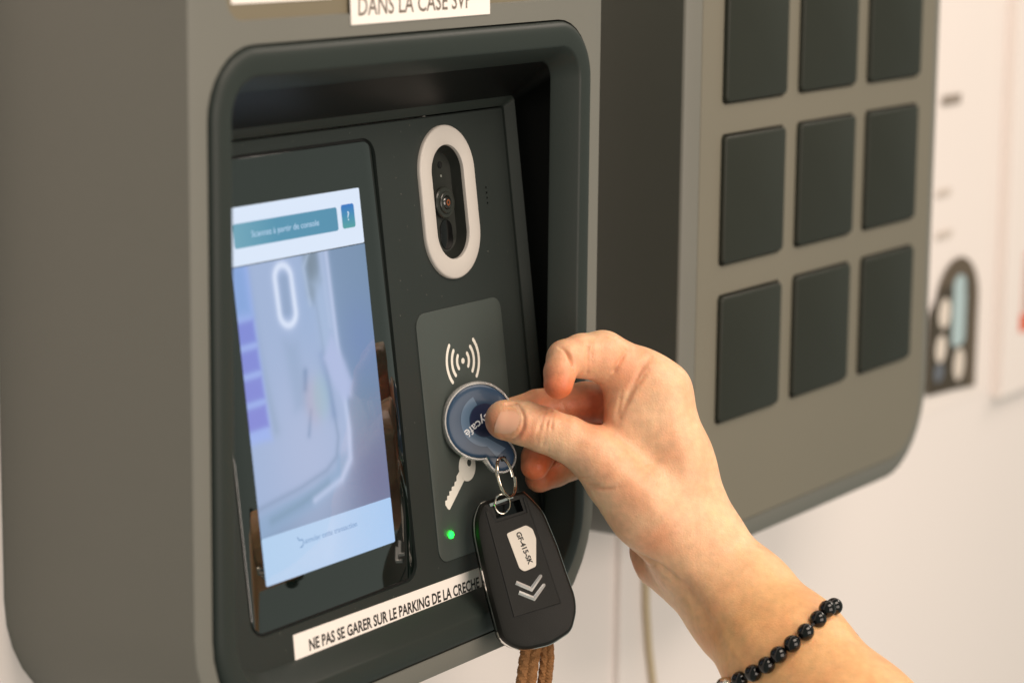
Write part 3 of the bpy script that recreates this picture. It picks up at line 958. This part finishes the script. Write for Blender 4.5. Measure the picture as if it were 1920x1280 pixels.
# skin folds: (points of the fold, depth mm, width mm)
FOLDS = [
    ([(1033, 768), (1026, 795), (1018, 835)], 1.0, .75), ([(1037, 776), (1034, 800), (1028, 846)], .85, .7), ([(1022, 772), (1013, 800), (1007, 832)], .7, .7), ([(1024, 775), (1021, 805), (1015, 838)], .5, 2.4), ([(1012, 790), (1008, 806), (1004, 822)], .35, .6),
    ([(1106, 622), (1103, 650), (1101, 672), (1101, 700)], 1.5, .8), ([(1050, 651), (1064, 662), (1072, 678), (1076, 694)], 1.4, .8),
    ([(1175, 657), (1164, 676), (1152, 696), (1142, 706)], 1.1, .9), ([(1219, 668), (1203, 690), (1190, 718), (1176, 748), (1158, 782)], 1.3, 1.6), ([(1214, 696), (1202, 714), (1192, 726)], .7, 1.0), ([(1165, 735), (1160, 760), (1152, 782)], .6, 1.0),
    ([(1146, 793), (1165, 781), (1188, 771), (1212, 767)], .5, 2.6), ([(1090, 640), (1088, 660), (1086, 690)], .25, 1.2), ([(1112, 640), (1110, 660), (1109, 690)], .25, 1.0), ([(1105, 626), (1102, 650), (1101, 700)], .7, 2.2), ([(1054, 656), (1066, 668), (1076, 694)], .6, 2.0), ([(1172, 662), (1160, 682), (1146, 704)], .5, 2.2),
    ([(1083, 893), (1100, 894), (1112, 893)], .4, .9), ([(1096, 906), (1113, 909), (1130, 908)], .55, .9), ([(1103, 912), (1130, 916), (1160, 913)], .8, 1.0),
    ([(1092, 938), (1120, 950), (1150, 950)], .5, 1.5),
    ([(1182, 1026), (1204, 1042), (1234, 1058), (1262, 1082), (1290, 1104)], 1.4, 1.8), ([(1196, 1042), (1226, 1060)], .8, 1.1),
    ([(1262, 1082), (1310, 1135), (1360, 1200)], 1.3, 4.0),
    ([(1160, 800), (1190, 815), (1215, 850), (1230, 890)], 1.2, 6),
    ([(1055, 757), (1062, 772), (1062, 786)], .7, 1.0),
]
for pts, dep, wd in FOLDS:
    path = hit(pts)
    fine = []
    for a, b in zip(path[:-1], path[1:]):
        for t in (0, .5): fine.append(a * (1 - t) + b * t)
    fine.append(path[-1])
    fine = np.array(fine); fine[1:-1:2] -= 0
    dd = seg_dist(SKP, fine)
    L = np.linalg.norm(fine[-1] - fine[0]); 
    ends = np.minimum(np.linalg.norm(SKP - fine[0], axis=1), np.linalg.norm(SKP - fine[-1], axis=1))
    fade = np.clip(ends / (L * .25 + .1), .35, 1)
    disp_ -= dep * np.exp(-(dd / wd) ** 2) * fade
    if wd < 1.4:
        crease = np.maximum(crease, .32 * min(1, dep / .8) * np.exp(-(dd / (wd * 1.1)) ** 2) * fade)
# tendons, knuckles and swellings
for pts, hgt, wd in [([(1262, 780), (1290, 880), (1318, 960)], .7, 5), ([(1278, 700)], .8, 6), ([(1120, 870), (1180, 900), (1240, 960)], 1.0, 6), ([(1300, 1075), (1350, 1130), (1420, 1215)], .8, 6),
                     ([(1330, 1150), (1362, 1200), (1400, 1250)], .7, 3.0), ([(1150, 985), (1195, 1020)], .3, 10)]:
    path = hit(pts) if len(pts) > 1 else np.repeat(hit(pts), 2, 0) + np.array([[0, 0, 0], [.01, 0, 0]])
    disp_ += hgt * np.exp(-(seg_dist(SKP, path) / wd) ** 2)
NB = [(951, 757), (966, 757), (977, 768), (982, 783), (981, 800), (973, 816), (960, 825), (944, 823)]
disp_ -= .8 * np.exp(-(seg_dist(SKP, hit(NB)) / .75) ** 2)
disp_ += .35 * np.exp(-(seg_dist(SKP, hit([(958, 752), (975, 755), (987, 770), (991, 788), (988, 806), (978, 822)])) / 1.2) ** 2)
flush = np.zeros(len(SKP))
for (px, py, dz, r, a) in [(1046, 735, 26, 14, 1.0), (936, 800, 16, 12, .6), (1003, 880, 0, 17, .95), (1012, 900, -16, 15, .7), (1100, 790, -8, 24, .75), (1030, 765, -6, 24, .6), (1075, 690, 18, 12, .5), (985, 815, 22, 9, .5), (1190, 930, 22, 10, .3), (1240, 1015, 22, 14, .3), (1140, 870, 22, 10, .3),
                           (1120, 695, 8, 14, .45), (1160, 700, 8, 14, .5), (1165, 750, 0, 18, .5), (970, 810, 22, 7, .35), (1150, 862, 20, 14, .15), (1040, 800, 20, 8, .12), (1290, 700, 5, 8, .2), (1205, 1055, -18, 12, .3)]:
    c = at(px, py, DREF - dz * .001) * 1000
    flush = np.maximum(flush, a * np.exp(-np.sum((SKP - c) ** 2, 1) / (2 * (r * .62) ** 2)))
flush = np.maximum(flush, crease)
VP = SKP + NRM * disp_[:, None]
me = bpy.data.meshes.new('person')
me.from_pydata((VP * .001).tolist(), [], SKF.tolist())
me.update()
at_f = me.attributes.new('flush', 'FLOAT', 'POINT')
at_f.data.foreach_set('value', flush.astype(np.float32))
tan_a = at(1290, 1010, DREF) * 1000; tan_b = at(1450, 1200, DREF - .03) * 1000
tt = np.clip(((SKP - tan_a) @ (tan_b - tan_a)) / ((tan_b - tan_a) @ (tan_b - tan_a)), 0, 1)
at_t = me.attributes.new('tan', 'FLOAT', 'POINT')
at_t.data.foreach_set('value', (tt * tt * (3 - 2 * tt)).astype(np.float32))
me.polygons.foreach_set('use_smooth', [True] * len(me.polygons))
me.materials.append(M_SKIN)
person = bpy.data.objects.new('person', me)
COL.objects.link(person)
tag(person, 'bare right hand and forearm pinching a blue key tag between thumb and finger', 'person')


def nail(rows, name):                # rows of picture points from the free edge to the cuticle
    nr, ncol = len(rows), len(rows[0])
    H = hit([p for r in rows for p in r]); N = sgrad(H)
    bm = bmesh.new(); top = []; bot = []
    for i in range(nr):
        for j in range(ncol):
            k = i * ncol + j
            edge = min(j, ncol - 1 - j) / ((ncol - 1) / 2); back = (nr - 1 - i) / (nr - 1)
            lift = -.2 + .5 * min(1, edge * 1.6) * (.3 + .7 * min(1, back * 2.5))
            top.append(bm.verts.new((H[k] + N[k] * lift) * .001)); bot.append(bm.verts.new((H[k] - N[k] * .5) * .001))
    for i in range(nr - 1):
        for j in range(ncol - 1):
            a = i * ncol + j
            bm.faces.new((top[a], top[a + 1], top[a + ncol + 1], top[a + ncol]))
    loop = [j for j in range(ncol)] + [i * ncol + ncol - 1 for i in range(1, nr)] + [(nr - 1) * ncol + j for j in range(ncol - 2, -1, -1)] + [i * ncol for i in range(nr - 2, 0, -1)]
    loft(bm, [[top[k] for k in loop], [bot[k] for k in loop]])
    return obj(name, bm, M_NAIL, person, angle=60)


def bez(p0, p1, p2, n):
    return [((1 - t) ** 2 * p0[0] + 2 * t * (1 - t) * p1[0] + t * t * p2[0], (1 - t) ** 2 * p0[1] + 2 * t * (1 - t) * p1[1] + t * t * p2[1]) for t in np.linspace(0, 1, n)]


edge0 = bez((928, 818), (923, 796), (946, 760), 11)
edge1 = bez((956, 822), (990, 798), (972, 758), 11)
rows = [[(a[0] * (1 - t) + b[0] * t, a[1] * (1 - t) + b[1] * t) for a, b in zip(edge0, edge1)] for t in np.linspace(0, 1, 9)]
nail(rows, 'thumb_nail')

# ------------------------------------------------------------------ key tag
c0 = Vector(at(897, 789, DREF - .0005))
toc = (Vector(CAM) - c0).normalized()
npan = Vector((0, -math.cos(AL), math.sin(AL)))
nt_ = (toc * .62 + npan * .5).normalized()
rightish = Vector(AX @ np.array([1, 0, 0.0]))
upish = Vector(AX @ np.array([0, 1.0, 0]))
x_ = (rightish - nt_ * rightish.dot(nt_)).normalized()
y_ = nt_.cross(x_)
TF = basis_frame(c0, x_, y_)
hu, hv = on_plane(TF, 941, 861)
ha = math.atan2(hv, hu); hd = math.hypot(hu, hv)
# radius from the upper edge seen in the picture
R0 = (abs(on_plane(TF, 897, 709)[1]) + abs(on_plane(TF, 834, 790)[0])) / 2


def tag_outline(R, lr, n=96):
    pts = []
    for i in range(n):
        a = 2 * math.pi * i / n
        hl = hd - 1.6; d = math.cos(a - ha) * hl; disc_ = lr * lr - (math.sin(a - ha) * hl) ** 2
        r = R
        if disc_ > 0 and d > 0:
            r2 = d + math.sqrt(disc_)
            k = 2.0; h = max(k - abs(r - r2), 0) / k
            r = max(r, r2) + h * h * k * .25
        pts.append((r * math.cos(a), r * math.sin(a)))
    return pts


kt = thing('key_tag', 'round dark blue key tag with clear rim pinched in the fingers', 'key tag')
LRAD = 8.0
oo = tag_outline(R0, LRAD); oi = tag_outline(R0 - 1.5, LRAD - 1.5); oi2 = tag_outline(R0 - 1.2, LRAD - 1.2)
TH = 2.0
bm = bmesh.new()
hole_c = circle(hu, hv, 1.7, 16)
loft(bm, [ring_verts(bm, oi2, TF, -TH), ring_verts(bm, shrink(oo, .5), TF, -TH), ring_verts(bm, oo, TF, -TH * .5), ring_verts(bm, oo, TF, TH * .5), ring_verts(bm, shrink(oo, .5), TF, TH), ring_verts(bm, oi2, TF, TH), ring_verts(bm, oi2, TF, -TH)])
obj('clear_rim', bm, M_CLEAR, kt, angle=40)
bm = bmesh.new()
b0 = ring_verts(bm, oi, TF, -TH + .1); b1 = ring_verts(bm, oi, TF, TH - .5); b2 = ring_verts(bm, shrink(oi, 4.2), TF, TH + .1)
loft(bm, [b0, b1, ring_verts(bm, shrink(oi, .5), TF, TH - .25), ring_verts(bm, shrink(oi, 1.4), TF, TH - .02), ring_verts(bm, shrink(oi, 2.8), TF, TH + .08), b2])
hA = ring_verts(bm, hole_c, TF, TH + .1); hB = ring_verts(bm, hole_c, TF, -TH + .1)
fill_holes(bm, [b2, hA]); fill_holes(bm, [b0, hB]); loft(bm, [hA, hB])
insert = obj('blue_insert', bm, M_BLUE, kt, angle=40)
# pale hook-shaped band paints in the dome's reflection round a deep disc; lettering
n1 = TH + .14
a_deg = math.degrees(ha)
cen = (2.4, .5)
ring_o = [(cen[0] + 12.2 * math.cos(math.radians(a)), cen[1] + 12.2 * math.sin(math.radians(a))) for a in np.linspace(120, 275, 22)]
band = ring_o + [(hu - 3.6, hv + 1.2), (hu - 1.0, hv + 3.6), (hu + 1.0, hv + 5.2)]
band += [(cen[0] + 8.0 * math.cos(math.radians(a)), cen[1] + 8.0 * math.sin(math.radians(a))) for a in np.linspace(275, 120, 18)]
obj('reflection_band', poly(band, TF, n1), M_BLUE2, insert, smooth=False)
obj('deep_disc', poly(circle(cen[0], cen[1], 7.6, 36), TF, n1), M_BLUE3, insert, smooth=False)
tu, tv = on_plane(TF, 905, 797)
d1 = on_plane(TF, 870, 814); d2 = on_plane(TF, 906, 785)
trot = math.atan2(d1[1] - d2[1], d1[0] - d2[0])
tcx, tcy = on_plane(TF, 896.5, 794)
bm = text_bm('keycafé', TF, tcx, tcy, 4.0, bold=.014, n=n1 + .05, rot=trot, width=17.5)
obj('tag_text', bm, M_TAGTEXT, insert, smooth=False)

# ------------------------------------------------------------------ car key fob
fc = Vector(at(985, 1072, DREF - .004))
tc_ = (Vector(CAM) - fc).normalized()
nf = (tc_ + rightish * .20 + upish * .06).normalized()
xf = (rightish - nf * rightish.dot(nf)).normalized()
FF = basis_frame(fc, xf, nf.cross(xf))
FP = lambda *ps: [on_plane(FF, *p) for p in ps]


def soft_corners(pts, rad, n=4):
    out = []
    for i, p in enumerate(pts):
        p = Vector(p); a = Vector(pts[i - 1]); b = Vector(pts[(i + 1) % len(pts)])
        da = min(rad, (a - p).length * .45); db = min(rad, (b - p).length * .45)
        q0 = p + (a - p).normalized() * da; q1 = p + (b - p).normalized() * db
        out += [tuple(q) for q in [(q0 * (1 - t) * (1 - t) + p * 2 * t * (1 - t) + q1 * t * t) for t in np.linspace(0, 1, n)]]
    return out


def smooth_loop(pts, n=2):           # round the corners of an outline (Chaikin)
    for _ in range(n):
        q = []
        for i in range(len(pts)):
            a = pts[i]; b = pts[(i + 1) % len(pts)]
            q += [(a[0] * .75 + b[0] * .25, a[1] * .75 + b[1] * .25), (a[0] * .25 + b[0] * .75, a[1] * .25 + b[1] * .75)]
        pts = q
    return pts


fob = thing('car_key_fob', 'black car key fob with white number plate and two silver chevrons', 'car key')
outl = soft_corners(FP((901, 946), (906, 941), (944, 927), (980, 920), (984, 920), (991, 926), (1020, 956), (1047, 1020), (1066, 1076), (1081, 1118), (1083, 1146), (1074, 1182), (1036, 1207),
                      (988, 1218), (964, 1214), (940, 1198), (918, 1116), (903, 1050), (893, 1002), (892, 972)), 3.0, 5)
TFB = 12.0
slot = FP((926, 950), (974, 935), (982, 957), (931, 972))
bm = bmesh.new()
rb = ring_verts(bm, shrink(outl, 1.2), FF, -TFB)
rings = [rb, ring_verts(bm, outl, FF, -TFB + 1.2), ring_verts(bm, outl, FF, -3.2), ring_verts(bm, shrink(outl, .5), FF, -1.5), ring_verts(bm, shrink(outl, 1.5), FF, -.45), ring_verts(bm, shrink(outl, 3.2), FF, 0)]
loft(bm, rings)
s1 = ring_verts(bm, slot, FF, 0); s2 = ring_verts(bm, slot, FF, -8)
fill_holes(bm, [rings[-1], s1]); loft(bm, [s1, s2]); bm.faces.new(s2); bm.faces.new(rb)
bmesh.ops.triangulate(bm, faces=[f for f in bm.faces if len(f.verts) > 4])
body = obj('body', bm, M_FOB, fob, angle=30)
obj('slot_floor', poly(shrink(slot, .15), FF, -7.8), M_FOBGLOSS, body, smooth=False)
bm = bmesh.new()
band_o = shrink(outl, -.35)
loft(bm, [ring_verts(bm, outl, FF, -3.6), ring_verts(bm, band_o, FF, -4.2), ring_verts(bm, band_o, FF, -6.6), ring_verts(bm, outl, FF, -7.2)])
obj('chrome_band', bm, M_CHROME, fob, angle=30)
# raised middle panel, with a groove round it
mp = FP((911, 976), (920, 972), (932, 976), (984, 959), (990, 946), (1052, 1128), (962, 1158))
mp = FP((908, 957), (918, 953), (930, 977), (986, 959), (978, 932), (986, 930), (1053, 1131), (962, 1159))
mp2 = shrink(mp, .45)
bm = bmesh.new()
loft(bm, [ring_verts(bm, mp, FF, .03), ring_verts(bm, mp2, FF, .03)])
obj('panel_groove', bm, M_BLACK, body, smooth=False)
obj('middle_panel', slab(mp2, FF, -.2, .35, .2), M_FOB, fob, angle=20)
hk = FP((917, 944), (962, 928), (963, 933), (919, 950))
obj('chrome_bar', slab(hk, FF, -2.5, .45, .2), M_CHROME, fob, smooth=False)
pl_o = FP((949, 1000), (985.6, 984), (998, 990.6), (1004.8, 1009), (1004.8, 1061.5), (983, 1071), (973.5, 1065.6))
plate = obj('number_plate', slab(soft_corners(pl_o, 1.0), FF, .2, .75, .15), mat('plate_tape', lin((226, 216, 204)), rough=.35), fob, smooth=False)
a, b = FP((971, 997), (995, 1057))
tr = math.atan2(b[1] - a[1], b[0] - a[0])
obj('plate_text', text_bm('GF-415-SK', FF, (a[0] + b[0]) / 2, (a[1] + b[1]) / 2, 2.4, bold=.035, n=.79, rot=tr, width=math.hypot(b[0] - a[0], b[1] - a[1])), M_INK, plate, smooth=False)


M_SILV = mat('silver_badge', (0.86, 0.84, 0.82), rough=.32, metal=.55)


def chevron(l, v, r, w):
    l, v, r = FP(l, v, r)
    L = Vector(l); V = Vector(v); R = Vector(r)
    d1 = (V - L).normalized(); d2 = (R - V).normalized()
    n1_ = Vector((-d1.y, d1.x)); n2_ = Vector((-d2.y, d2.x)); nm = (n1_ + n2_).normalized()
    k = w / 2 / max(nm.dot(n1_), .5)
    bm = bmesh.new()
    secs = [(L, n1_ * w * .5), (L + d1 * .4, n1_ * w * .5), (V, nm * k), (R - d2 * .6, n2_ * w * .42), (R, n2_ * w * .2)]
    A = [bm.verts.new(FF(*(p + q), .3)) for p, q in secs]; M_ = [bm.verts.new(FF(*p, 1.25)) for p, q in secs]; B = [bm.verts.new(FF(*(p - q), .3)) for p, q in secs]
    loft(bm, [A, M_, B], closed=False)
    bm.faces.new((A[0], M_[0], B[0])); bm.faces.new((A[-1], B[-1], M_[-1]))
    return bm


obj('chevron', chevron((967, 1091.5), (996, 1104), (1015, 1077), 2.0), M_SILV, fob, smooth=False)
obj('chevron', chevron((972.5, 1110), (1001, 1121.5), (1021, 1094), 2.0), M_SILV, fob, smooth=False)

# ------------------------------------------------------------------ rings
hole_w = TF(hu, hv, 0)


def ring_pts(c, ax, by, ra, rb, turns=1.0, pitch=Vector((0, 0, 0)), n=40):
    k = int(n * turns)
    return [c + ax * (ra * .001 * math.cos(2 * math.pi * i / n)) + by * (rb * .001 * math.sin(2 * math.pi * i / n)) + pitch * (i / n) for i in range(k + 1)]


rc = Vector(at(945, 894, DREF - .002))
ra_ax = (rightish * .48 - toc * .88).normalized()
rb_ax = (upish * .97 - rightish * .2).normalized()
bm = bmesh.new()
tube(bm, ring_pts(rc, ra_ax, rb_ax, 7.6, 9.2, 2.0, rightish * .0008), .00043, 10)
tag(obj('split_ring', bm, M_STEEL), 'larger coiled steel ring through the blue tag', 'key ring')
rc2 = Vector(at(942, 944, DREF - .0015))
bm = bmesh.new()
tube(bm, ring_pts(rc2, (rightish * .93 - toc * .3).normalized(), (upish * .95 + toc * .3).normalized(), 3.7, 4.8, 1.9, toc * .0005), .00042, 10)
tag(obj('split_ring', bm, M_STEEL), 'small steel ring through the slot of the black fob', 'key ring')

# ------------------------------------------------------------------ braided cord hanging behind the fob
bm = bmesh.new()


def braid(path, half, thick):
    P = [Vector(p) for p in path]
    n = 90
    for s in range(3):
        pts = []
        for i in range(n + 1):
            t = i / n * (len(P) - 1); k = min(int(t), len(P) - 2); f = t - k
            c = P[k].lerp(P[k + 1], f); dr = (P[min(k + 1, len(P) - 1)] - P[k]).normalized()
            side = (rightish - dr * rightish.dot(dr)).normalized(); ph = 2 * math.pi * (i / n * 9 + s / 3)
            pts.append(c + side * half * math.sin(ph) + toc * thick * math.sin(2 * ph))
        tube(bm, pts, half * .62, 8)


braid([at(1002, 1185, DREF + .006), at(992, 1235, DREF + .006), at(985, 1290, DREF + .006), at(984, 1400, DREF + .006)], .0031, .0013)
braid([at(1024, 1185, DREF + .009), at(1026, 1235, DREF + .009), at(1020, 1290, DREF + .009), at(1010, 1400, DREF + .009)], .0022, .0011)
tag(obj('braided_cord', bm, M_CORD), 'brown braided cord hanging below the black car key fob', 'cord')

# ------------------------------------------------------------------ bead bracelet
br = thing('bead_bracelet', 'black bead bracelet with one silver bead round the wrist', 'bracelet')
seen = [(1551, 1141), (1534, 1160), (1510.5, 1184), (1485.5, 1206), (1460, 1226.5), (1437, 1246), (1412, 1261), (1387, 1274), (1361, 1284)]
fa = at(1388, 1127, DREF - .008) * 1000; fb_ = at(1600, 1372, DREF - .056) * 1000
fdir = (fb_ - fa) / np.linalg.norm(fb_ - fa)
H = hit([(p[0] - (9 if i == 0 else 0) + (12 if i == 8 else 0), p[1] + (9 if i == 0 else 0)) for i, p in enumerate(seen)]); Nn = sgrad(H)
BR_ = 3.85
pts_w = []
for i, p in enumerate(seen):
    r_ = ray(*p); r_ = r_ / np.linalg.norm(r_)
    o_ = CAM * 1000
    h = H[i] + Nn[i] * (BR_ * .85)
    t = (h - o_) @ r_
    pts_w.append(o_ + r_ * t)
# the rest of the loop runs round the far side of the wrist
q0, q1 = pts_w[0], pts_w[-1]
axis_c = lambda p: fa + fdir * ((p - fa) @ fdir)
cm = np.mean([axis_c(p) for p in pts_w], axis=0)
view = (cm - CAM * 1000); view /= np.linalg.norm(view)
mid = (q0 + q1) / 2; hw = (q0 - q1) / 2
allp = list(pts_w)
nback = 11
for i in range(1, nback + 1):
    a = math.pi * i / (nback + 1)
    p = mid - hw * math.cos(a) * .8 + (view - fdir * (view @ fdir)) * 34 * math.sin(a)
    ax_ = axis_c(p)
    for _ in range(12):
        s_ = sdf(p[None])[0] - BR_ * .6
        g_ = sgrad(p[None])[0]; g_ = g_ - view * min(0, g_ @ view)
        p = p - g_ * s_
    rr_ = p - CAM * 1000; dist = np.linalg.norm(rr_); rr_ = rr_ / dist
    t_ = 900.0
    for _ in range(120):
        t_ += min(max(sdf((CAM * 1000 + rr_ * t_)[None])[0], .05), 30) * .9
        if t_ > dist: break
    if t_ < dist - 2 or i in (1, nback):      # on the far side of the wrist
        allp.append(p)
bead_me = None
for i, p in enumerate(allp):
    silver = i in (len(seen) - 1, len(seen))
    if bead_me is None:
        bmm = bmesh.new(); bmesh.ops.create_uvsphere(bmm, u_segments=32, v_segments=18, radius=BR_ * .001)
        o = obj('bead', bmm, M_BEAD, br, angle=90); bead_me = o
    elif silver:
        bmm = bmesh.new(); bmesh.ops.create_uvsphere(bmm, u_segments=24, v_segments=14, radius=.0046)
        for v in bmm.verts: v.co.z *= .8
        o = obj('silver_bead', bmm, M_SILVER, br, angle=90); o['label'] = 'patterned silver bead'
    else:
        o = bead_me.copy(); COL.objects.link(o); o.parent = br
    o.location = Vector(p) * .001
bm = bmesh.new()
tube(bm, [Vector(p) * .001 for p in allp], .0007, 8, closed=True)
obj('string', bm, M_STRING, br)
